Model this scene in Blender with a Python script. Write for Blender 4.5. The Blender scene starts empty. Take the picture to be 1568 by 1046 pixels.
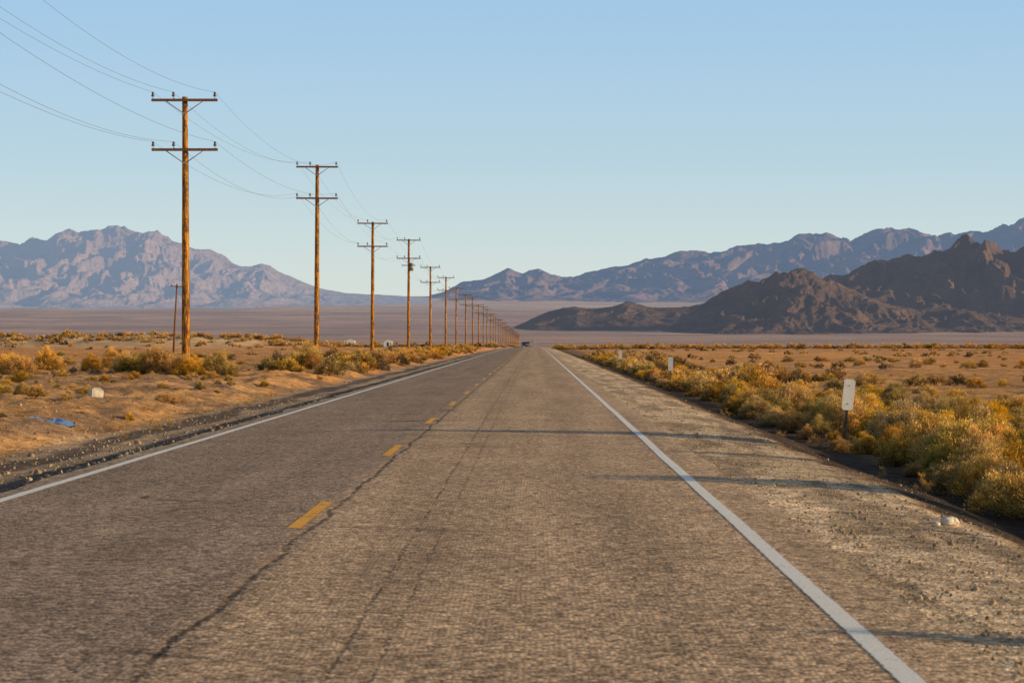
import bpy, bmesh, math, random
import numpy as np
from mathutils import Vector, Matrix
random.seed(7); rng=np.random.default_rng(7)
S=bpy.context.scene
F=3580.0; VX=818.0; VY=520.0; EYE=1.6
SUN_EL=math.radians(12.5); SUN_AZ=math.radians(98.0)
SUN_DIR=Vector((math.sin(SUN_AZ)*math.cos(SUN_EL), math.cos(SUN_AZ)*math.cos(SUN_EL), math.sin(SUN_EL)))

# ------------------------------------------------------------------ noise
def _h(ix,iy,seed):
    ix=ix.astype(np.int64); iy=iy.astype(np.int64)
    n=(ix*374761393+iy*668265263+seed*2246822519)&0xffffffff
    n=((n^(n>>13))*1274126177)&0xffffffff
    n=n^(n>>16)
    return (n&0xffffff)/float(0x1000000)
def perlin(x,y,seed=0):
    x=np.asarray(x,float); y=np.asarray(y,float); x,y=np.broadcast_arrays(x,y)
    x0=np.floor(x); y0=np.floor(y); fx=x-x0; fy=y-y0
    u=fx*fx*fx*(fx*(fx*6-15)+10); v=fy*fy*fy*(fy*(fy*6-15)+10)
    def g(dx,dy):
        a=_h(x0+dx,y0+dy,seed)*2*np.pi
        return np.cos(a)*(fx-dx)+np.sin(a)*(fy-dy)
    a=g(0,0)*(1-u)+g(1,0)*u; b=g(0,1)*(1-u)+g(1,1)*u
    return (a*(1-v)+b*v)*1.5
def fbm(x,y,o=4,seed=0,gain=.5):
    s=0;a=1;t=0
    for i in range(o):
        s=s+a*perlin(x*2**i,y*2**i,seed+i*17); t+=a; a*=gain
    return s/t
def ridged(x,y,o=6,seed=0,gain=.5):
    s=0;a=1;t=0;w=1.0
    for i in range(o):
        n=1-np.abs(perlin(x*2.03**i+i*3.1,y*2.03**i-i*1.7,seed+i*13)); n=n*n
        s=s+a*n*w; t+=a; w=np.clip(n*1.6,0,1); a*=gain
    return np.clip(s/t*1.25,0,1)
def sstep(a,b,x):
    t=np.clip((x-a)/(b-a),0,1); return t*t*(3-2*t)

# ------------------------------------------------------------------ terrain functions
XL,XR,XC=-5.8,2.35,-2.05
def longi(y):
    y=np.asarray(y,float)
    yy=np.minimum(y,2700.)
    d=.0032*np.logaddexp(0,(yy-500)/100.)*100
    return -d+1.435e-5*np.power(np.clip(y-2500,0,11000),1.795)
def road_z(x,y): return longi(y)-.01*np.abs(np.asarray(x)-XC)
cx=[-90,-40,-25,-16,-12,-10.6,-9.5,-8,-6.9,-6.2,-5.8,2.35,3.2,4.2,4.9,5.9,9,14,30,90]
cz=[.0,.0,.05,.14,.06,-.06,-.36,-.38,-.32,-.10,0,0,-.03,-.10,-.32,-.72,-.78,-.62,-.45,-.4]
def ground_z(x,y):
    x=np.asarray(x,float); y=np.asarray(y,float); x,y=np.broadcast_arrays(x,y)
    wob=.25*perlin(y/5.,x*0+3.3,5)+.12*perlin(y/1.3,x*0+1.3,6)
    m=sstep(2.6,4.0,x)+sstep(6.2,7.2,-x)*(1+2.5*sstep(8.2,9.5,-x)*(1-sstep(14,20,-x)))
    xx=x+wob*m
    c=np.interp(xx,cx,cz)*(1-sstep(1500,3000,y))
    out=np.maximum(sstep(2.5,4.5,x),sstep(6.0,8.0,-x))
    amp=.03+.10*sstep(4.5,12,x)+.14*sstep(7,14,-x)
    n=(fbm(x/3.0,y/3.0,4,3)*amp+.25*fbm(x/40.,y/60.,3,9)*sstep(8,40,np.abs(x)))*out
    n=n+(.014*fbm(x/.35,y/.35,2,21)*out)*(y<150)
    n=n+(.34*np.abs(fbm(x/1.3,y/2.2,4,23))-.06)*sstep(8.6,10.5,-x)*(1-sstep(24,44,-x))*(1-sstep(140,240,y))
    b=2.6*np.exp(-((y-560-12*perlin(x/60.,x*0,33))/20.)**2)*sstep(38,75,-x)*(1+.45*fbm(x/9.,y/30.,3,31))
    far=8*fbm(x/900.,y/900.,4,41)*sstep(2600,6000,y)
    return road_z(np.clip(x,XL,XR),y)-.02+c+n+b+far

# ------------------------------------------------------------------ materials
def mat(name):
    m=bpy.data.materials.new(name); m.use_nodes=True; nt=m.node_tree; nt.nodes.clear(); return m,nt
class NB:
    def __init__(s,nt): s.nt=nt
    def n(s,t,ins=None,**kw):
        nd=s.nt.nodes.new(t)
        for k,v in kw.items(): setattr(nd,k,v)
        for k,v in (ins or {}).items():
            if isinstance(v,bpy.types.NodeSocket): s.nt.links.new(v,nd.inputs[k])
            else: nd.inputs[k].default_value=v
        return nd
    def math(s,op,a,b=0.0,c=0.0,clamp=False):
        return s.n('ShaderNodeMath',{0:a,1:b,2:c},operation=op,use_clamp=clamp).outputs[0]
    def pos(s,scale=(1,1,1)):
        g=s.n('ShaderNodeNewGeometry').outputs['Position']
        return s.n('ShaderNodeMapping',{'Vector':g,'Scale':scale}).outputs[0]
    def noise(s,vec,scale,detail=4,rough=.55):
        return s.n('ShaderNodeTexNoise',{'Vector':vec,'Scale':scale,'Detail':detail,'Roughness':rough}).outputs[0]
    def rng(s,v,a,b,c,d):
        return s.n('ShaderNodeMapRange',{0:v,1:a,2:b,3:c,4:d}).outputs[0]
    def mix(s,f,a,b,bt='MIX'):
        nd=s.nt.nodes.new('ShaderNodeMix'); nd.data_type='RGBA'; nd.blend_type=bt
        for idx,v in ((0,f),(6,a),(7,b)):
            if isinstance(v,bpy.types.NodeSocket): s.nt.links.new(v,nd.inputs[idx])
            else: nd.inputs[idx].default_value=v
        return nd.outputs[2]
    def val(s,col,v):   # multiply colour by scalar
        return s.n('ShaderNodeVectorMath',{0:col,3:v},operation='SCALE').outputs[0]
    def bump(s,h,st,dist):
        return s.n('ShaderNodeBump',{'Height':h,'Strength':st,'Distance':dist}).outputs[0]
    def out(s,sh): s.n('ShaderNodeOutputMaterial',{'Surface':sh})
    def pbsdf(s,col,rough=.9,normal=None,spec=.2,metal=0):
        d={'Base Color':col,'Roughness':rough,'Specular IOR Level':spec,'Metallic':metal}
        if normal is not None: d['Normal']=normal
        return s.n('ShaderNodeBsdfPrincipled',d).outputs[0]
    def haze(s,sh,L=20000.,col=(.255,.36,.53,1)):  # aerial haze painted in as bluish emission, stronger away from the world origin
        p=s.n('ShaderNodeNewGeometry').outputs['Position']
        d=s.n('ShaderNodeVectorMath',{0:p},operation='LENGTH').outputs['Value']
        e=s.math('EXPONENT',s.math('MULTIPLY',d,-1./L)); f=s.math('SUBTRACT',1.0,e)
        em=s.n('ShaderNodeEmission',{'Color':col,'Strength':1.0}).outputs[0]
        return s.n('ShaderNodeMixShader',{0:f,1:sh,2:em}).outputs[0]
def c4(r,g,b): return (r,g,b,1)

def simple(name,col,rough=.8,var=.25,scale=20,spec=.3,metal=0):
    m,nt=mat(name); b=NB(nt)
    n=b.noise(b.n('ShaderNodeTexCoord').outputs['Object'],scale,5)
    c=b.val(c4(*col)[:3],b.rng(n,.3,.7,1-var,1+var))
    b.out(b.pbsdf(c,rough,b.bump(n,.2,.02),spec,metal)); return m

# ground
def ground_mat():
    m,nt=mat('desert_soil'); b=NB(nt)
    col=b.n('ShaderNodeVertexColor',layer_name='Col').outputs['Color']
    gr=b.n('ShaderNodeAttribute',attribute_name='grav').outputs['Fac']
    p=b.pos()
    n1=b.noise(p,3.0,5,.65); n2=b.noise(p,25,3,.7); n3=b.noise(p,.12,4,.6); n4=b.noise(p,.004,5,.6)
    vo=b.n('ShaderNodeTexVoronoi',{'Vector':p,'Scale':26.}); vd=vo.outputs['Distance']; vc=vo.outputs['Color']
    peb=b.n('ShaderNodeSeparateColor',{0:vc}).outputs[0]
    v=b.math('MULTIPLY',b.rng(n1,.3,.7,.50,1.4),b.rng(n2,.3,.7,.7,1.3))
    v=b.math('MULTIPLY',v,b.rng(n3,.35,.65,.74,1.2))
    v=b.math('MULTIPLY',v,b.rng(n4,.35,.65,.8,1.18))
    pv=b.rng(b.math('POWER',peb,2.5),0,1,.7,1.8)
    v=b.math('MULTIPLY',v,b.math('ADD',b.math('MULTIPLY',b.math('SUBTRACT',pv,1.0),gr),1.0))
    c=b.val(col,v)
    h=b.math('ADD',b.math('MULTIPLY',n1,.08),b.math('MULTIPLY',n2,.024))
    h=b.math('ADD',h,b.math('MULTIPLY',b.math('SUBTRACT',.5,vd),b.math('MULTIPLY',gr,.014)))
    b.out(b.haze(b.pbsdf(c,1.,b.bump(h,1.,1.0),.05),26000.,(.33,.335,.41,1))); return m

def mountain_mat(name,c1,c2,scale,L=20000.,hc=(.255,.36,.53,1)):
    m,nt=mat(name); b=NB(nt); p=b.pos()
    n=b.noise(p,scale,5,.65); n2=b.noise(b.pos((1,1,3)),scale*5,4,.7)
    c=b.mix(b.rng(n,.35,.65,0,1),c4(*c1),c4(*c2)); c=b.val(c,b.rng(n2,.3,.7,.75,1.25))
    h=b.noise(p,.02,6,.7)
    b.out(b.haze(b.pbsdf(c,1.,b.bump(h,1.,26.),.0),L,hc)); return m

def road_mat():
    m,nt=mat('aged_asphalt'); b=NB(nt); p=b.pos()
    sx=b.n('ShaderNodeSeparateXYZ',{0:p}); X=sx.outputs[0]; Y=sx.outputs[1]
    vo=b.n('ShaderNodeTexVoronoi',{'Vector':p,'Scale':32.}); pc=b.n('ShaderNodeSeparateColor',{0:vo.outputs['Color']}).outputs[0]
    n2=b.noise(p,60,3,.8); n1=b.noise(p,7,4,.6); big=b.noise(b.pos((1,.06,1)),1.3,3,.55); blot=b.noise(p,.5,4,.6)
    wob=b.math('MULTIPLY',b.math('SUBTRACT',b.noise(b.pos((.0,1,0)),.45,3),.5),.5)
    lane=b.rng(b.math('ADD',X,wob),-2.1,-1.7,0,1)
    base=b.mix(lane,c4(.330,.226,.150),c4(.485,.318,.188))
    tr=b.math('ABSOLUTE',b.math('SUBTRACT',b.math('ABSOLUTE',b.math('SUBTRACT',X,-.1)),.85))
    v=b.rng(tr,0,.5,.92,1.04)
    v=b.math('MULTIPLY',v,b.rng(b.math('POWER',pc,1.6),0,1,.42,1.95)); v=b.math('MULTIPLY',v,b.rng(n2,.3,.7,.55,1.45))
    v=b.math('MULTIPLY',v,b.rng(n1,.3,.7,.82,1.18)); v=b.math('MULTIPLY',v,b.rng(big,.3,.7,.84,1.16)); v=b.math('MULTIPLY',v,b.rng(blot,.3,.7,.88,1.12))
    fine=b.math('MULTIPLY',b.math('SUBTRACT',b.noise(p,6,4,.75),.5),.16)
    def crack(x0,w,amp,depth,ms,mlo,mhi,sc=.45):
        wb=b.math('ADD',b.math('MULTIPLY',b.math('SUBTRACT',b.noise(b.pos((0.0,1,0.0)),sc,2),.5),amp),fine)
        d=b.math('ABSOLUTE',b.math('SUBTRACT',b.math('SUBTRACT',X,x0),wb))
        k=b.rng(d,w*.3,w,depth,0)
        msk=b.rng(b.noise(p,ms,3),mlo,mhi,0,1)
        return b.math('SUBTRACT',1.0,b.math('MULTIPLY',k,msk))
    cr=crack(-1.9,.034,.22,.72,1.6,.34,.50)
    for a in ((-1.0,.018,.06,.5,1.5,.38,.52,.3),(-.78,.016,.05,.42,1.5,.4,.54,.33),(-4.3,.015,.3,.35,.5,.45,.55,.3)):
        cr=b.math('MULTIPLY',cr,crack(*a))
    # transverse cracking
    nc=b.n('ShaderNodeTexNoise',{'Vector':p,'Scale':1.5,'Detail':4}).outputs['Color']
    wp=b.n('ShaderNodeVectorMath',{0:b.pos((.14,.34,0)),1:b.n('ShaderNodeVectorMath',{0:nc,3:.16},operation='SCALE').outputs[0]},operation='ADD').outputs[0]
    ve=b.n('ShaderNodeTexVoronoi',{'Vector':wp,'Scale':1.0},feature='DISTANCE_TO_EDGE').outputs['Distance']
    tk=b.math('MULTIPLY',b.rng(ve,.003,.013,.65,0),b.rng(b.noise(p,.35,3),.47,.57,0,1))
    tk=b.math('MULTIPLY',tk,b.rng(X,-1.5,0,1,.35))
    cr=b.math('MULTIPLY',cr,b.math('SUBTRACT',1.0,tk))
    # dusty edges
    e=b.math('MAXIMUM',b.rng(X,1.95,2.4,0,1),b.rng(X,-5.5,-5.85,0,1))
    base=b.mix(b.math('MULTIPLY',e,b.rng(n1,.35,.6,0,.8)),base,c4(.55,.38,.22))
    c=b.val(base,b.math('MULTIPLY',v,cr))
    h=b.math('ADD',b.math('MULTIPLY',b.math('SUBTRACT',.6,vo.outputs['Distance']),.011),b.math('MULTIPLY',n2,.008))
    h=b.math('ADD',h,b.math('MULTIPLY',cr,.012))
    b.out(b.pbsdf(c,.95,b.bump(h,.8,1.0),.1)); return m

def paint_mat(name,col,under,wear):
    m,nt=mat(name); b=NB(nt); p=b.pos()
    n=b.noise(p,9,5,.75); n2=b.noise(p,70,3,.7); n3=b.noise(p,1.2,3)
    w=b.math('ADD',b.math('ADD',b.math('MULTIPLY',n,.5),b.math('MULTIPLY',n2,.35)),b.math('MULTIPLY',n3,.15))
    k=b.rng(w,wear-.05,wear+.04,0,1)
    uv=b.n('ShaderNodeUVMap').outputs[0]; u=b.n('ShaderNodeSeparateXYZ',{0:uv}).outputs[0]
    ed=b.rng(b.math('ADD',b.math('ABSOLUTE',b.math('SUBTRACT',u,.5)),b.math('MULTIPLY',b.math('SUBTRACT',n,.5),.35)),.40,.5,1,0)
    c=b.val(c4(*col)[:3],b.rng(n2,.3,.7,.78,1.12))
    sh=b.pbsdf(c,.7,b.bump(n2,.5,.006),.3)
    tr=b.n('ShaderNodeBsdfTransparent').outputs[0]
    b.out(b.n('ShaderNodeMixShader',{0:b.math('MULTIPLY',k,ed),1:tr,2:sh}).outputs[0]); return m

def wood_mat():
    m,nt=mat('weathered_pole_wood'); b=NB(nt)
    oc=b.n('ShaderNodeTexCoord').outputs['Object']
    st=b.n('ShaderNodeMapping',{'Vector':oc,'Scale':(1,1,.06)}).outputs[0]
    n=b.noise(st,22,5,.7); n2=b.noise(b.n('ShaderNodeMapping',{'Vector':oc,'Scale':(3,3,1)}).outputs[0],1.8,5,.75)
    c=b.mix(b.rng(n,.4,.62,0,1),c4(.16,.06,.02),c4(.85,.36,.03))
    c=b.mix(b.rng(n2,.48,.55,0,.85),c,c4(.12,.045,.02))
    b.out(b.pbsdf(c,.85,b.bump(n,.5,.02),.2)); return m

def shrub_mat():
    m,nt=mat('shrub_foliage'); b=NB(nt)
    col=b.n('ShaderNodeVertexColor',layer_name='Col').outputs['Color']
    r=b.n('ShaderNodeObjectInfo').outputs['Random']
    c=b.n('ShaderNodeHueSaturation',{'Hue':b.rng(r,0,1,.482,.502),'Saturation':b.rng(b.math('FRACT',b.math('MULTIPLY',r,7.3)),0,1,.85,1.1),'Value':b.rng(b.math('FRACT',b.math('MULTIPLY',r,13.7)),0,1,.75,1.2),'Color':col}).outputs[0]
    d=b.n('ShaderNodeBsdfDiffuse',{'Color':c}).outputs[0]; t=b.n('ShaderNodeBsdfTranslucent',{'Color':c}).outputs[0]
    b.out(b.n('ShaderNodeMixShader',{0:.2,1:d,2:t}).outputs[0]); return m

# ------------------------------------------------------------------ mesh helpers
def link(o,parent=None):
    S.collection.objects.link(o)
    if parent: o.parent=parent
    return o
def grid_obj(name,X,Y,Z,m,col=None,grav=None,smooth=True):
    ny,nx=X.shape
    me=bpy.data.meshes.new(name)
    co=np.stack([X,Y,Z],-1).reshape(-1,3).astype(np.float32)
    idx=np.arange(nx*ny).reshape(ny,nx)
    q=np.stack([idx[:-1,:-1],idx[:-1,1:],idx[1:,1:],idx[1:,:-1]],-1).reshape(-1,4)
    raw_mesh(me,co,q,smooth)
    if col is not None:
        a=me.color_attributes.new('Col','FLOAT_COLOR','POINT'); cc=np.ones((nx*ny,4),np.float32); cc[:,:3]=col.reshape(-1,3); a.data.foreach_set('color',cc.ravel())
    if grav is not None:
        a=me.attributes.new('grav','FLOAT','POINT'); a.data.foreach_set('value',grav.ravel().astype(np.float32))
    me.materials.append(m)
    return link(bpy.data.objects.new(name,me))
def raw_mesh(me,co,faces,smooth=False):
    k=faces.shape[1]; nf=len(faces)
    me.vertices.add(len(co)); me.vertices.foreach_set('co',np.asarray(co,np.float32).ravel())
    me.loops.add(nf*k); me.loops.foreach_set('vertex_index',faces.astype(np.int32).ravel())
    me.polygons.add(nf); me.polygons.foreach_set('loop_start',(np.arange(nf)*k).astype(np.int32)); 
    me.polygons.foreach_set('loop_total',np.full(nf,k,np.int32))
    me.polygons.foreach_set('use_smooth',np.full(nf,smooth))
    me.update(calc_edges=True)
def bm_cyl(bm,p0,p1,r0,r1,seg=10,mi=0,caps=True):
    p0=Vector(p0);p1=Vector(p1); d=(p1-p0).normalized(); a=d.orthogonal().normalized(); c=d.cross(a)
    r=[]
    for p,rr in((p0,r0),(p1,r1)):
        r.append([bm.verts.new(p+(a*math.cos(t)+c*math.sin(t))*rr) for t in [2*math.pi*i/seg for i in range(seg)]])
    fs=[bm.faces.new((r[0][i],r[0][(i+1)%seg],r[1][(i+1)%seg],r[1][i])) for i in range(seg)]
    for f in fs: f.smooth=True
    if caps: fs.append(bm.faces.new(r[0][::-1])); fs.append(bm.faces.new(r[1]))
    for f in fs: f.material_index=mi
def bm_box(bm,c,s,mi=0,rot=None,bev=0):
    g=bmesh.ops.create_cube(bm,size=1.0); vs=g['verts']
    M=Matrix.Translation(Vector(c))@(rot or Matrix.Identity(4))@Matrix.Diagonal((s[0],s[1],s[2],1))
    bmesh.ops.transform(bm,matrix=M,verts=vs)
    fs=set(f for v in vs for f in v.link_faces)
    for f in fs: f.material_index=mi
    if bev:
        es=list(set(e for v in vs for e in v.link_edges))
        r=bmesh.ops.bevel(bm,geom=es,offset=bev,segments=2,affect='EDGES')
        for f in r['faces']: f.material_index=mi
def bm_obj(name,bm,mats,parent=None):
    bmesh.ops.recalc_face_normals(bm,faces=bm.faces)
    me=bpy.data.meshes.new(name); bm.to_mesh(me); bm.free()
    for m in mats: me.materials.append(m)
    return link(bpy.data.objects.new(name,me),parent)

# ------------------------------------------------------------------ ground
rows=np.concatenate([np.linspace(-40,7.5,45),8*np.exp(np.linspace(0,math.log(24000/8.),780))])
sc=np.linspace(-1,1,561); k=3.2; sc=np.sinh(k*sc)/math.sinh(k)
W=60+.75*np.clip(rows,0,None)
GX=sc[None,:]*W[:,None]; GY=np.repeat(rows[:,None],len(sc),1)
GZ=ground_z(GX,GY)
def lerp(a,b,t): return a*(1-t[...,None])+b*t[...,None]
A=lambda *c: np.array(c,float)
col=np.zeros(GX.shape+(3,))+A(.74,.385,.15)
col=lerp(col,A(.78,.345,.105),sstep(90,220,GY))
pn=fbm(GX/6.,GY/9.,4,51); pl=fbm(GX/45.,GY/80.,4,52)
col=lerp(col,A(.46,.25,.12),sstep(-.05,.35,pn)*.8)
col=lerp(col,A(.82,.37,.10),sstep(0,.3,pl)*.6)
col=lerp(col,A(.28,.18,.11),sstep(.02,.2,fbm(GX/1.8,GY/3.5,4,58))*.75*(1-sstep(110,260,GY)))
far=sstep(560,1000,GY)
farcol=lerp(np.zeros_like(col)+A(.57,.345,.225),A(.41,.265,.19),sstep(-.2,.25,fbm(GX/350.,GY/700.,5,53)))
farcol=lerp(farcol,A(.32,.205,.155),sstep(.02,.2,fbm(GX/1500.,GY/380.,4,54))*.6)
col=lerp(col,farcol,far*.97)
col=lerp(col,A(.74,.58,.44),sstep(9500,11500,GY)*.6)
jx=GX+.35*fbm(GX/1.5,GY/3.,3,55)
nearf=1-sstep(700,1500,GY)
gR=sstep(2.2,2.4,GX)*(1-sstep(4.0,4.5,jx)); gL=sstep(5.7,5.9,-GX)*(1-sstep(8.8,9.6,-jx))
gravelR=lerp(np.zeros_like(col)+A(.80,.56,.34),A(.52,.36,.21),sstep(.0,.3,fbm(GX/.8,GY/4.,4,56)))
gravelR=lerp(gravelR,A(.33,.23,.15),sstep(.08,.22,fbm(GX/.5,GY/9.,3,59))*.7)
col=lerp(col,gravelR,gR*nearf)
gl=lerp(np.zeros_like(col)+A(.56,.38,.23),A(.20,.14,.10),sstep(-.1,.12,np.sin(GX*4.3+fbm(GX,GY/9.,2,5)*2)*.3+fbm(GX/.5,GY/6.,3,57)*.5))
col=lerp(col,gl,gL*nearf)
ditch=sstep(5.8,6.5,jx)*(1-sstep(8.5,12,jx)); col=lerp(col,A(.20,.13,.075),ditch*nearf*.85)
dark=sstep(4.0,4.5,jx)*(1-sstep(6.4,7.4,jx)); col=lerp(col,A(.075,.052,.036),dark*nearf*.97)  # right verge slope: dark soil plus bush shadow put into its colour
shadeL=sstep(5.75,5.95,-jx)*(1-sstep(6.7,7.1,-jx)); col=lerp(col,A(.08,.06,.05),shadeL*nearf*.9)  # shade of the left bank facing away from the sun, put into soil colour
bermc=sstep(45,75,-GX)*np.exp(-((GY-555)/35.)**2); col=lerp(col,A(.92,.60,.30),bermc)
grav=np.clip(gR+gL+.25,0,1)*(1-sstep(80,200,GY))
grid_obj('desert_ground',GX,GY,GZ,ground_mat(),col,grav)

# ------------------------------------------------------------------ road
rr=rows[(rows<4200)]
eL=XL+.05*perlin(rr/.4,rr*0,61)+.09*perlin(rr/3.,rr*0,62); eR=XR+.05*perlin(rr/.4,rr*0,63)+.10*perlin(rr/2.5,rr*0,64)
xs=np.array([0,-5.2,-3.6,XC,-.5,1.,1.9,0]); RX=np.repeat(xs[None,:],len(rr),0); RX[:,0]=eL; RX[:,-1]=eR
RY=np.repeat(rr[:,None],8,1); RZ=road_z(RX,RY); RZ[:,0]-=.012; RZ[:,-1]-=.012
grid_obj('desert_highway_road',RX,RY,RZ,road_mat())
white=paint_mat('white_line_paint',(.90,.82,.70),None,.40); yel=paint_mat('yellow_line_paint',(.95,.43,.02),None,.45)
def strip(co_list,name,m):
    me=bpy.data.meshes.new(name); V=[];Fc=[];U=[]
    for xa,xb,ys in co_list:
        o=len(V)
        for y,a,b_ in zip(ys,xa,xb):
            V+= [(a,y,float(road_z(a,y))+.004),(b_,y,float(road_z(b_,y))+.004)]; U+=[(0,y),(1,y)]
        for i in range(len(ys)-1): Fc.append((o+2*i,o+2*i+1,o+2*i+3,o+2*i+2))
    me.from_pydata(V,[],Fc); uv=me.uv_layers.new(name='UVMap')
    for l in me.loops: uv.data[l.index].uv=U[l.vertex_index]
    me.materials.append(m); return link(bpy.data.objects.new(name,me))
wr=.012*perlin(rr/6.,rr*0,65)
strip([(1.745+wr,1.885+wr,rr)],'white_edge_line',white)
strip([(-5.50+wr,-5.35+wr,rr)],'white_edge_line',white)
ds=[]
for i in range(-3,70):
    y0=21.6-1.75+12.4*i; ys=np.linspace(y0,y0+3.2,5)
    ds.append((np.full(5,XC-.065),np.full(5,XC+.075),ys))
strip(ds,'yellow_centre_dashes',yel)

# ------------------------------------------------------------------ mountains
def mrange(name,R,prof,front,back,dx,dy,fx,fy,seed,m,A0=.8,gain=.5,rk=.70):
    px=np.array([p[0] for p in prof],float); py=np.array([p[1] for p in prof],float)
    X=np.arange((px[0]-VX)/F*R,(px[-1]-VX)/F*R,dx); Y=np.concatenate([np.linspace(R-front,R,int(front/dy)),np.linspace(R,R+back,int(back/dy/2))[1:]])
    XX,YY=np.meshgrid(X,Y)
    Hr=EYE+(VY-np.interp(XX/R*F+VX,px,py))*R/F
    gb=longi(R); H=np.maximum(Hr-gb,0)
    v=(YY-R)/front+1
    wx=XX+.6*fx*fbm(XX/(fx*2.5),YY/(fx*2.5),3,seed+7); wy=YY+.6*fx*fbm(XX/(fx*2.5)+9,YY/(fx*2.5),3,seed+8)
    r=ridged(wx/fx,wy/fy,7,seed,gain); 
    ridge_w=1-sstep(.0,.30,np.abs(v-1))
    v2=v+.10*fbm(XX/(fx*1.5),YY*0,3,seed+5)*(1-ridge_w)
    s=np.where(v2<1,np.power(np.clip(v2,0,1),1.15),np.clip(1-(v2-1)*front/back*1.0,0,1))
    Aw=A0*(1-rk*ridge_w)
    h=H*s*(1-Aw*(1-r))
    h=h+ridge_w*H*Aw*(1-.62)*s*.9
    Z=longi(YY)-12+h*1.02+10*s
    return grid_obj(name,XX,YY,Z,m)
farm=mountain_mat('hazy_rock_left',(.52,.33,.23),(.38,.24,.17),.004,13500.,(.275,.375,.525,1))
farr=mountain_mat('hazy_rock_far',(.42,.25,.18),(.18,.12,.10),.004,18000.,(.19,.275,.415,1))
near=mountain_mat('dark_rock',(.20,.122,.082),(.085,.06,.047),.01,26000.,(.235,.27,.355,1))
Lp=[(-420,450),(-300,400),(-180,380),(-90,390),(-30,365),(0,371),(15,375),(30,378),(50,366),(62,371),(72,372),(98,354),(125,360),(150,355),(180,350),(205,357),(222,359),(240,357),(262,371),(300,382),(320,385),(340,393),(360,405),(385,410),(400,406),(415,409),(440,423),(470,435),(490,442),(530,449),(600,452),(660,457),(700,462)]
mrange('hazy_mountain_range',12500,Lp,2100,900,5,7,270,480,11,farm,.94,.54,.86)
Rp=[(670,452),(690,444),(705,433),(740,429),(762,420),(778,413),(800,420),(825,411),(842,418),(860,423),(880,423),(930,413),(960,408),(985,400),(1020,396),(1040,388),(1065,388),(1090,391),(1115,383),(1150,378),(1190,377),(1215,367),(1240,359),(1275,364),(1310,367),(1340,358),(1365,352),(1390,356),(1440,365),(1470,359),(1490,360),(1520,354),(1568,340),(1640,335),(1720,360),(1850,400),(2000,440)]
mrange('distant_mountain_range',14500,Rp,2600,900,7,9,260,520,23,farr,.9,.52,.84)
Bp=[(1080,500),(1150,470),(1220,440),(1270,425),(1300,418),(1340,405),(1380,399),(1415,392),(1440,390),(1460,376),(1480,359),(1495,366),(1515,378),(1540,386),(1568,375),(1620,355),(1700,370),(1800,400),(1950,450)]
mrange('dark_rocky_mountain',6700,Bp,1000,500,3.2,4,150,270,37,near,.85,.5,.78)
Ap=[(1000,512),(1040,490),(1070,468),(1090,456),(1130,439),(1150,432),(1170,426),(1200,420),(1225,415),(1245,421),(1262,430),(1290,440),(1320,452),(1350,466),(1400,474),(1450,470),(1500,480),(1568,487),(1650,480),(1750,492),(1850,512)]
mrange('dark_rocky_mountain',5900,Ap,650,400,2.6,3.4,110,190,47,near,.85,.5,.78)
Cp=[(770,505),(790,498),(812,488),(832,480),(855,473),(880,467),(900,470),(920,469),(960,463),(985,469),(1010,472),(1050,470),(1100,462),(1150,470),(1200,500)]
mrange('low_desert_hill',6500,Cp,700,400,3,4,130,220,59,near,.6)

# ------------------------------------------------------------------ utility poles
wood=wood_mat(); dwood=simple('crossarm_wood',(.20,.09,.04),.85,.35,12); ins=simple('glass_insulator',(.12,.10,.10),.3,.1,20,.5); steel=simple('galvanised_steel',(.35,.33,.31),.5,.2,30,.4,.6)
def pole_bm(H,extra=False):
    bm=bmesh.new(); seg=14; ring=[]
    nz=16
    for j in range(nz+1):
        t=j/nz; z=-1.0+(H+1.0)*t; r=.205-.078*t
        ring.append([bm.verts.new((math.cos(2*math.pi*i/seg)*r*(1+random.uniform(-.03,.03)),math.sin(2*math.pi*i/seg)*r,z)) for i in range(seg)])
    for j in range(nz):
        for i in range(seg):
            f=bm.faces.new((ring[j][i],ring[j][(i+1)%seg],ring[j+1][(i+1)%seg],ring[j+1][i])); f.smooth=True
    bm.faces.new(ring[-1])
    for za in (H-.17,H-2.5):
        bm_box(bm,(0,-.185,za),(3.1,.10,.125),1,None,.01)
        for s in(-1,1):
            a=Vector((s*.85,-.245,za-.07)); b=Vector((s*.06,-.245,za-.62))
            bm_cyl(bm,a,b,.022,.022,6,1)
        bm_box(bm,(0,-.255,za-.62),(.2,.03,.08),3)
        for xi in (-1.48,-.52,1.42):
            bm_cyl(bm,(xi,-.175,za+.06),(xi,-.175,za+.20),.018,.018,6,3)
            bm_cyl(bm,(xi,-.175,za+.17),(xi,-.175,za+.24),.085,.07,10,2)
            bm_cyl(bm,(xi,-.175,za+.24),(xi,-.175,za+.33),.055,.05,10,2)
            bm_cyl(bm,(xi,-.175,za+.33),(xi,-.175,za+.38),.07,.04,10,2)
        bm_cyl(bm,(-.52,-.10,za+.1),(-.42,-.10,za-.05),.03,.03,6,3)
    bm_cyl(bm,(.21,-.02,0),(.15,-.02,H-2.6),.012,.012,5,3)
    if extra:
        bm_cyl(bm,(.38,.0,H-4.1),(.38,.0,H-3.1),.24,.24,14,3)
        bm_box(bm,(.2,0,H-3.4),(.25,.08,.08),3)
        bm_box(bm,(0,-.19,H-3.4),(1.8,.09,.10),1)
    return bm
tops={0:13.0,1:13.03,2:14.6,3:13.6,4:14.6,5:13.1,6:13.2}
meshes={}
att=[]
PX=-16.3
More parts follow.
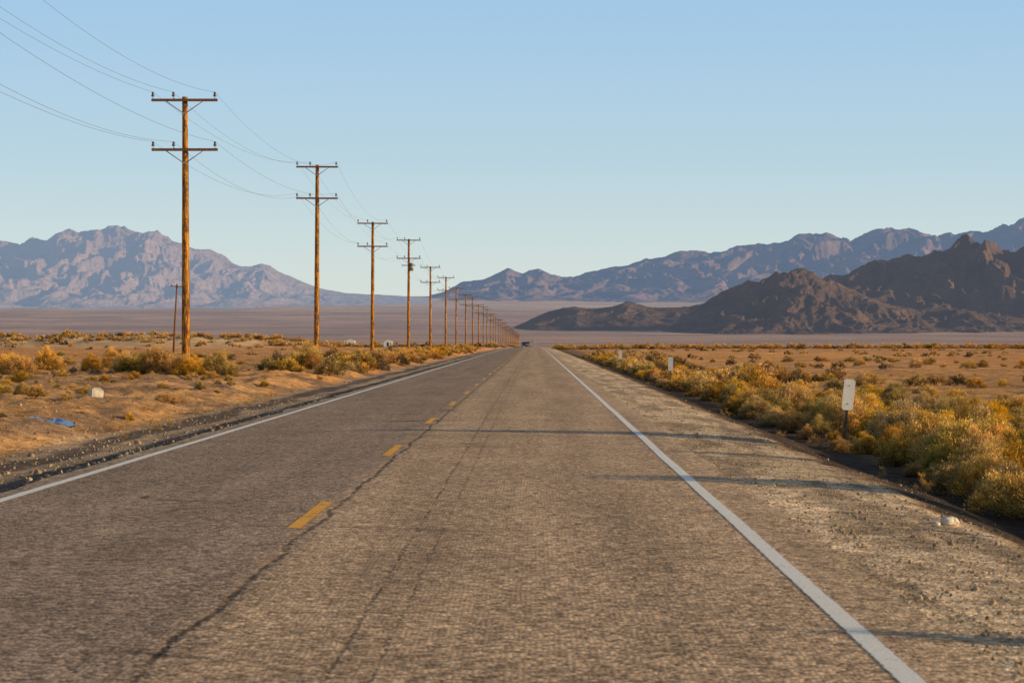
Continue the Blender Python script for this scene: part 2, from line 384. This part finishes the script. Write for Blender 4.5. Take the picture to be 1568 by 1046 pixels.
for i in range(-1,39):
    y=110+63.6*(i-1); 
    if i==0: y=46.4
    H=tops.get(i,12.9+.5*math.sin(i*2.3)); zb=float(ground_z(PX,y)); 
    hh=round(H+float(longi(y))-zb,1); key=(hh,i in(4,))
    if key not in meshes:
        o=bm_obj('utility_pole',pole_bm(hh,i==4),[wood,dwood,ins,steel]); meshes[key]=o.data
    else: o=link(bpy.data.objects.new('utility_pole',meshes[key]))
    px=PX+(random.uniform(-.15,.15) if i!=2 else .12); o.location=(px,y,zb)
    lx=random.uniform(-.006,.006); o.rotation_euler=(random.uniform(-.004,.004),lx if i!=1 else -.004,random.uniform(-.05,.05))
    M=Matrix.Translation(o.location)@o.rotation_euler.to_matrix().to_4x4()
    att.append([M@Vector((xi,-.175,za+.38)) for za in(hh-.17,hh-2.5) for xi in(-1.48,-.52,1.42)])
cu=bpy.data.curves.new('power_lines','CURVE'); cu.dimensions='3D'; cu.bevel_depth=.0065; cu.bevel_resolution=0
for a,b in zip(att[:-1],att[1:]):
    for w in range(6):
        sag=1.15+.12*((w*37)%5-2)
        sp=cu.splines.new('POLY'); n=24; sp.points.add(n)
        for j in range(n+1):
            t=j/n; p=a[w].lerp(b[w],t); p.z-=4*sag*t*(1-t); sp.points[j].co=(*p,1)
cu.materials.append(simple('aluminium_wire',(.16,.13,.12),.6,.1,5))
link(bpy.data.objects.new('power_lines',cu))
# small leaning pole
bm=bmesh.new(); bm_cyl(bm,(0,0,-1),(0,0,8.6),.15,.09,10,0); bm_box(bm,(0,-.12,8.3),(1.5,.09,.12),1,None,.01)
for xi in(-.65,.65): bm_cyl(bm,(xi,-.12,8.36),(xi,-.12,8.6),.05,.04,8,1)
lo=bm_obj('leaning_utility_pole',bm,[dwood,dwood]); xx=-44.2; lo.location=(xx,286,float(ground_z(xx,286))); lo.rotation_euler=(0,math.radians(3),0)

# ------------------------------------------------------------------ roadside markers
plate=simple('white_reflective_plate',(.85,.77,.66),.5,.08,6); post=simple('steel_post',(.10,.075,.06),.7,.2,20,.3)
for (mx,my,tilt) in ((6.9,51.5,.10),(6.9,117,.0),(6.9,186,.03)):
    bm=bmesh.new()
    bm_box(bm,(0,0,.35),(.055,.012,1.3),1); bm_box(bm,(-.025,.014,.35),(.008,.03,1.3),1); bm_box(bm,(.025,.014,.35),(.008,.03,1.3),1)
    bm_box(bm,(0,-.012,.95),(.25,.010,.68),0)
    es=[e for e in bm.edges if abs(e.verts[0].co.x-e.verts[1].co.x)<1e-5 and abs(e.verts[0].co.z-e.verts[1].co.z)<1e-5 and abs(abs(e.verts[0].co.x)-.125)<1e-4]
    bmesh.ops.bevel(bm,geom=es,offset=.025,segments=4,affect='EDGES')
    for zz in(.75,1.15): bm_cyl(bm,(0,-.017,zz),(0,-.026,zz),.012,.012,8,1)
    o=bm_obj('roadside_marker',bm,[plate,post]); o.location=(mx-.08,my,float(ground_z(mx,my))+.25); o.rotation_euler=(0,tilt,random.uniform(-.1,.1))
# white stones / block / tarp
def rock(name,loc,s,m,seed):
    bm=bmesh.new(); bmesh.ops.create_icosphere(bm,subdivisions=3,radius=1)
    co=np.array([v.co[:] for v in bm.verts]); d=1+.35*fbm(co[:,0]*1.3+seed,co[:,1]*1.3+co[:,2],3,seed)
    for v,k_ in zip(bm.verts,d): v.co=Vector((v.co.x*s[0],v.co.y*s[1],max(v.co.z,-.5)*s[2]))*float(k_)
    o=bm_obj(name,bm,[m]); o.location=loc; return o
pale=simple('pale_stone',(.66,.56,.43),.9,.3,8)
rock('white_rock',(3.95,22.3,float(ground_z(3.95,22.3))+.03),(.09,.08,.05),pale,3)
rock('white_rock',(3.78,22.0,float(ground_z(3.78,22.0))+.02),(.04,.04,.025),pale,5)
bm=bmesh.new(); bm_box(bm,(0,0,.06),(.36,.3,.26),0,Matrix.Rotation(.12,4,'Y')@Matrix.Rotation(.4,4,'Z'),.03); bm_box(bm,(.02,0,.205),(.22,.2,.03),0,Matrix.Rotation(.12,4,'Y')@Matrix.Rotation(.4,4,'Z'),.01)
o=bm_obj('concrete_block',bm,[pale]); o.location=(-12.2,65,float(ground_z(-12.2,65))+.05)
tx,ty=np.meshgrid(np.linspace(-.30,.34,24),np.linspace(-.8,.8,30)); px_=-10.35+tx*(1-.4*ty)+.10*np.sin(ty*4)+.04*fbm(ty*3,tx*3,3,79); py_=50.5+ty
tz=ground_z(px_,py_)+.04+.09*np.abs(fbm(tx*4,ty*3,3,77))
grid_obj('blue_plastic_sheet',px_,py_,tz,simple('blue_plastic',(.10,.20,.40),.35,.3,6,.5))

# ------------------------------------------------------------------ shrubs
sm=shrub_mat()
def shrub_mesh(name,seed,nclump,nleaf,ll,lw,pal,wid=1.0,spr=(.06,.11)):
    r=np.random.default_rng(seed)
    V=[];C=[];
    cs=[]
    lob=r.uniform(0,6.28,4)
    for i in range(nclump):
        th=r.uniform(0,2*np.pi); el=np.arcsin(r.uniform(.0,1)); rad=r.uniform(.35,1)**.5
        R=1+.22*math.sin(2*th+lob[0])+.15*math.sin(3*th+lob[1])+.12*math.sin(5*th+lob[2])
        cs.append((math.cos(th)*math.cos(el)*rad*R*.62*wid,math.sin(th)*math.cos(el)*rad*R*.62*wid,(.10+math.sin(el)*rad*.80)*(1+.15*math.sin(th*2+lob[3])),rad))
    for (x,y,z,rad) in cs:
        c=np.array([x,y,z]); sp=r.uniform(*spr)
        n=nleaf
        off=r.normal(0,1,(n,3))*sp*np.array([1,1,.9]); p=c+off; p[:,2]=np.maximum(p[:,2],.01)
        outd=p/np.linalg.norm(p,axis=1)[:,None]
        d=outd*.7+np.array([0,0,.6])+r.normal(0,.45,(n,3)); d/=np.linalg.norm(d,axis=1)[:,None]
        side=np.cross(d,r.normal(0,1,(n,3))); side/=np.linalg.norm(side,axis=1)[:,None]
        L=ll*r.uniform(.6,1.4,(n,1)); w=lw*r.uniform(.7,1.3,(n,1))
        V.append(np.stack([p-side*w,p+side*w,p+d*L],1).reshape(-1,3))
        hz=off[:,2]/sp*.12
        t=np.clip((rad*.6+p[:,2]*.65)-.32+hz+r.normal(0,.12,n)+r.normal(0,.16),0,1)[:,None]  # golden tips; inner and lower leaves darkened, interior shade put into the colour
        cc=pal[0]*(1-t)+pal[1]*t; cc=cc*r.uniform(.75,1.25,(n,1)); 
        C.append(np.repeat(cc,3,0))
    # stems
    for (x,y,z,rad) in cs[::2]:
        for q in range(2):
            e=np.array([x,y,z])*r.uniform(.9,1.1); s=np.array([r.uniform(-.08,.08),r.uniform(-.08,.08),0]); mid=(s+e)/2+r.normal(0,.05,3); wv=np.array([.008,.004,0])*max(1,lw*30)
            V.append(np.array([s-wv,s+wv,mid, mid-wv,mid+wv,e])); C.append(np.tile(np.array([.16,.10,.06]),(6,1)))
    V=np.concatenate(V); C=np.concatenate(C)
    me=bpy.data.meshes.new(name); raw_mesh(me,V,np.arange(len(V)).reshape(-1,3))
    a=me.color_attributes.new('Col','FLOAT_COLOR','POINT'); cc=np.ones((len(V),4),np.float32); cc[:,:3]=C; a.data.foreach_set('color',cc.ravel())
    me.materials.append(sm); return me
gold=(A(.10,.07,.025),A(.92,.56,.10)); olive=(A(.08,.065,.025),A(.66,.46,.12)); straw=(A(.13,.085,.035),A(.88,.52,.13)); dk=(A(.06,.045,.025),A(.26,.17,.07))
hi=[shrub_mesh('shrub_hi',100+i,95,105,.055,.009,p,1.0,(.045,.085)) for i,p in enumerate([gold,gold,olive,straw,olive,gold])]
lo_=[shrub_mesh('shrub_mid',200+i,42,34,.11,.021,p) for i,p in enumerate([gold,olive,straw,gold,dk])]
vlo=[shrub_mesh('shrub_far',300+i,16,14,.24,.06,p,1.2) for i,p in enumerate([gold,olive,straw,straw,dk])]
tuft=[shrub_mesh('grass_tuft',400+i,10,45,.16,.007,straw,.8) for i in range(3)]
def empty(n): return link(bpy.data.objects.new(n,None))
par=empty('desert_shrubs'); gp=empty('dry_grass')
todo=[]
def place(x,y,s,parent=par,sets=None,pick=None,sz=None):
    if sets is None: sets=hi if y<95 else (lo_ if y<260 else vlo)
    me=sets[random.randrange(len(sets))] if pick is None else sets[pick%len(sets)]
    todo.append((x,y,s,parent,me,sz))
def flush():
    zz=ground_z(np.array([t[0] for t in todo]),np.array([t[1] for t in todo]))
    for (x,y,s,parent,me,sz),z in zip(todo,zz):
        o=bpy.data.objects.new('shrub' if parent is par else 'tuft',me); S.collection.objects.link(o); o.parent=parent
        o.location=(x,y,float(z)-.03*s); a=s*random.uniform(.85,1.15); o.scale=(a*random.uniform(.9,1.3),a*random.uniform(.9,1.3),(sz or s)*random.uniform(.8,1.1)); o.rotation_euler=(0,0,random.uniform(0,6.28))
pn1=lambda x,y,s: perlin(np.array([x]),np.array([y]),s)[0]
# right strip along the ditch
for i in range(420):
    y=18*math.exp(random.uniform(0,math.log(330/18.)))
    x=6.5+abs(random.gauss(0,1))*2.1+ (random.random()<.2)*random.uniform(0,8)
    if abs(x-6.9)<.8 and (46<y<51.4): continue
    s=random.uniform(.45,1.1)
    if x<6.9: s*=.7
    if 38<y<60 and x<7.5: s*=.6
    place(x,y,s)
for (x,y,s) in ((7.0,49.2,.55),(7.5,48.5,.65),(6.5,50,.4),(8.1,47,.9),(7.9,44,1.0),(8.0,41.5,1.0),(7.3,38.5,.9),(7.5,36.5,.9),(6.8,33.5,.8),(6.5,31.5,.7),(8.9,46,1.1),(8.6,43,1.1)): place(x,y,s,pick=random.choice([0,1,3,5]))
# right field
for i in range(800):
    y=45*math.exp(random.uniform(0,math.log(700/45.))); x=random.uniform(11,.27*y+16)
    if pn1(x/14.,y/22.,71)<.05 and random.random()<.9: continue
    place(x,y,random.uniform(.3,.8))
# left strip
for i in range(190):
    y=115*math.exp(random.uniform(0,math.log(420/115.)))
    x=-9.8-abs(random.gauss(0,1))*2.6
    place(x,y,random.uniform(.4,1.0))
for i in range(110):
    y=random.uniform(45,115); x=-random.uniform(9.6,.25*y+6)
    place(x,y,random.uniform(.12,.38))
for i in range(360):
    y=110*math.exp(random.uniform(0,math.log(560/110.))); x=-random.uniform(14,.26*y+20)
    if pn1(x/14.,y/22.,72)<.14 and random.random()<.95: continue
    place(x,y,random.uniform(.3,.75))
for (x,y,s) in ((-18.2,104,1.1),(-17.2,101,1.0),(-16.2,100,1.2),(-15.4,103,1.0),(-14.6,99,.95),(-13.6,100,1.0),(-16.9,107,1.1),(-20.5,108,.9),(-12.6,96,.8),
                (-14.6,150,1.4),(-13.5,140,1.4),(-12.6,128,1.2),(-12.0,125,1.1),(-13.3,132,1.2),(-22.5,125,1.1),(-21.6,98,1.1),(-22.4,99,1.0),(-24,115,1.2),(-25,112,1.1),(-18.5,84,.6),(-15.6,68,.4),(-14.9,66,.35)): place(x,y,s,sets=hi,pick=random.choice([0,1,1,3,2]))
# tall creosote beyond the verge, just outside the view, whose shadows reach the road
for (x,y,s,h) in ((10.6,39.5,1.0,4.0),(11.3,39.8,1.0,3.7),(10.9,40.2,.9,3.5),(8.8,26.6,.9,2.7),(9.3,27.0,.9,2.6),(9.8,26.9,.9,2.6),(7.0,12.3,.6,1.9),(7.5,12.4,.6,1.8),(10.1,33.4,.8,2.5),(10.6,33.6,.8,2.5),(8.3,20.5,.6,1.7)): place(x,y,s,sets=hi,pick=2,sz=h)
# berm scrub and distant rows
for i in range(600):
    x=-random.uniform(45,165); y=random.gauss(556,14); place(x,y,random.uniform(.5,1.3),pick=random.choice([0,2,2,3,3,4]))
for i in range(900):
    y=random.uniform(600,1500); x=random.choice([-1,1])*random.uniform(7,.26*y)
    place(x,y,random.uniform(.8,1.9),pick=random.choice([0,1,2,3,4]))
for i in range(450):
    x=random.uniform(8,200); y=random.gauss(720,22); place(x,y,random.uniform(.8,1.6),pick=random.choice([0,2,3,2]))
# tufts of dry grass
for i in range(900):
    y=20*math.exp(random.uniform(0,math.log(150/20.)))
    if random.random()<.5: x=random.uniform(5.2,.24*y+8)
    else: x=-random.uniform(8.3,.26*y+10)
    place(x,y,random.uniform(.12,.30),gp,tuft)
flush()

# loose gravel
bm=bmesh.new(); bmesh.ops.create_icosphere(bm,subdivisions=1,radius=1); bm.verts.ensure_lookup_table()
iv=np.array([v.co[:] for v in bm.verts]); iff=np.array([[v.index for v in f.verts] for f in bm.faces]); bm.free()
n=11000
gy=11*np.exp(rng.uniform(0,math.log(7.5),n)); side=rng.random(n)
gx=np.where(side<.55,2.35+np.abs(rng.normal(1.,.9,n)),-5.85-np.abs(rng.normal(1.5,3.6,n)))
gz=ground_z(gx,gy); gs=rng.gamma(1.6,.0032,n)+.004; gs=np.where(side<.55,gs,gs*2.2)
sc3=gs[:,None,None]*rng.uniform(.6,1.3,(n,1,3))*(iv[None]*(1+rng.normal(0,.15,(n,len(iv),1))))
co=sc3+np.stack([gx,gy,gz+gs*.2],-1)[:,None,:]
fa=(iff[None]+(np.arange(n)*len(iv))[:,None,None]).reshape(-1,3)
me=bpy.data.meshes.new('loose_gravel'); raw_mesh(me,co.reshape(-1,3),fa); m,nt=mat('gravel_stone'); b=NB(nt)
r=b.n('ShaderNodeNewGeometry').outputs['Random Per Island']; b.out(b.pbsdf(b.mix(r,c4(.16,.11,.07),c4(.50,.35,.21)),.9)); me.materials.append(m)
link(bpy.data.objects.new('loose_gravel',me))

# ------------------------------------------------------------------ vehicles
paintb=simple('dark_car_paint',(.03,.03,.04),.3,.1,3,.5); glass=simple('dark_glass',(.02,.025,.03),.1,.05,3,.8); tyre=simple('tyre_rubber',(.02,.02,.02),.9,.1,9); lamp=simple('headlamp_glass',(.8,.8,.75),.2,.05,5,.8); wpaint=simple('truck_paint',(.25,.22,.2),.4,.05,3,.5)
def vehicle(name,x,y,face,body,kind='suv'):
    e=empty(name); bm=bmesh.new()
    if kind=='suv': prof=[(-2.3,.45),(-2.35,.75),(-2.25,1.0),(-1.1,1.12),(-.45,1.68),(1.6,1.74),(2.2,1.15),(2.3,.9),(2.3,.45)]; w=.93
    else: prof=[(-4.2,.5),(-4.25,1.2),(-4.1,1.5),(-3.2,2.1),(-2.9,2.9),(-2.5,3.4),(4.2,3.4),(4.2,.6),(-2.6,.6)]; w=1.2
    L=[bm.verts.new((-w*(.86 if z>1.3 and kind=='suv' else 1),yy,z)) for yy,z in prof]; Rr=[bm.verts.new((w*(.86 if z>1.3 and kind=='suv' else 1),yy,z)) for yy,z in prof]
    n=len(prof)
    for i in range(n):
        f=bm.faces.new((L[i],L[(i+1)%n],Rr[(i+1)%n],Rr[i]))
        f.material_index=1 if (i==3) else 0
    bm.faces.new(L[::-1]); bm.faces.new(Rr)
    bmesh.ops.recalc_face_normals(bm,faces=bm.faces)
    b_=bm_obj('body',bm,[body,glass],e); bv=b_.modifiers.new('b','BEVEL'); bv.width=.06; bv.segments=2
    bm=bmesh.new()
    yf=prof[0][0]
    for s in(-1,1):
        bm_box(bm,(s*w*.72,yf-.04,.85),(.34,.06,.16),0,None,.02)
    bm_obj('headlamps',bm,[lamp],e)
    bm=bmesh.new(); bm_box(bm,(0,yf-.04,.82),(w*.9,.05,.18),0,None,.01); bm_box(bm,(0,yf-.06,.52),(w*1.9,.12,.2),0,None,.03)
    if kind=='suv':
        for s in(-1,1): bm_box(bm,(s*.87,.55,1.38),(.03,1.9,.34),1,Matrix.Rotation(-s*.22,4,'Y'))
        for s in(-1,1): bm_box(bm,(s*1.03,-.75,1.12),(.16,.1,.14),0,None,.02)
    bm_obj('grille_and_bumper',bm,[tyre,glass],e)
    bm=bmesh.new()
    for s in(-1,1):
        for yy in ((-1.45,1.4) if kind=='suv' else (-3.3,2.2,3.3)): bm_cyl(bm,(s*(w-.24),yy,.36),(s*(w+.01),yy,.36),.36,.36,18,0)
    bm_obj('wheels',bm,[tyre],e)
    e.location=(x,y,float(road_z(x,y))+.005); e.rotation_euler=(0,0,0 if face=='us' else math.pi)
vehicle('oncoming_car',-3.2,760,'us',paintb)
vehicle('distant_truck',-3.7,1350,'us',wpaint,'truck')

# small white sheds far left
for (x,y,w,h) in ((-71,900,4,2.2),(-83,930,3,1.8),(-60,960,3.4,2.0)):
    e=empty('white_shed'); z=float(ground_z(x,y)); 
    bm=bmesh.new(); hw=w/2; d=2
    pts=[(-hw,-.5),(hw,-.5),(hw,h),(0,h+.6),(-hw,h)]
    a=[bm.verts.new((p[0],-d,p[1])) for p in pts]; c=[bm.verts.new((p[0],d,p[1])) for p in pts]
    bm.faces.new(a); bm.faces.new(c[::-1])
    for i in range(5): bm.faces.new((a[i],c[i],c[(i+1)%5],a[(i+1)%5]))
    bm_obj('walls',bm,[plate],e); 
    bm=bmesh.new(); bm_box(bm,(0,-d-.02,.8),(.8,.04,1.6),0); bm_box(bm,(hw*.7,-d-.02,1.1),(.4,.04,.4),0); bm_obj('door_and_window',bm,[glass],e)
    e.location=(x,y,z+.3)

# ------------------------------------------------------------------ light, sky, camera
w=bpy.data.worlds.new('World'); S.world=w; w.use_nodes=True; nt=w.node_tree; nt.nodes.clear(); b=NB(nt)
sky=b.n('ShaderNodeTexSky',sky_type='NISHITA'); sky.sun_disc=False; sky.sun_elevation=SUN_EL; sky.sun_rotation=SUN_AZ; sky.air_density=1.0; sky.dust_density=.4; sky.ozone_density=2.0; sky.altitude=300
dirz=b.n('ShaderNodeSeparateXYZ',{0:b.n('ShaderNodeTexCoord').outputs['Generated']}).outputs[2]
rp=b.n('ShaderNodeValToRGB',{0:dirz}); cr=rp.color_ramp
stops=[(0,(.74,.78,.74)),(.03,(.655,.76,.775)),(.075,(.50,.68,.80)),(.15,(.365,.60,.865)),(.35,(.18,.27,.42)),(1,(.10,.13,.20))]
cr.elements[0].position=0; cr.elements[0].color=(*stops[0][1],1); cr.elements[1].position=1; cr.elements[1].color=(*stops[-1][1],1)
for p_,c_ in stops[1:-1]:
    e=cr.elements.new(p_); e.color=(*c_,1)
skc=b.mix(.80,sky.outputs[0],b.val(rp.outputs[0],1/.14))
bg=b.n('ShaderNodeBackground',{'Color':skc,'Strength':.14}); b.n('ShaderNodeOutputWorld',{'Surface':bg.outputs[0]})
sl=bpy.data.lights.new('sun','SUN'); sl.energy=5.0; sl.angle=math.radians(.5); sl.color=(1,.77,.44)
so=link(bpy.data.objects.new('sun',sl)); so.rotation_euler=SUN_DIR.to_track_quat('Z','Y').to_euler()
cd=bpy.data.cameras.new('camera'); cd.sensor_width=36; cd.lens=F/1568*36; cd.clip_end=80000; cd.clip_start=.1
cd.dof.use_dof=True; cd.dof.focus_distance=80; cd.dof.aperture_fstop=7.1
co_=link(bpy.data.objects.new('camera',cd)); co_.location=(0,0,EYE)
yaw=math.atan((VX-784)/F); pit=math.atan((VY-523)/F)
co_.rotation_euler=(math.pi/2+pit,0,yaw)
S.camera=co_
S.view_settings.view_transform='Standard'; S.view_settings.look='None'; S.view_settings.exposure=0
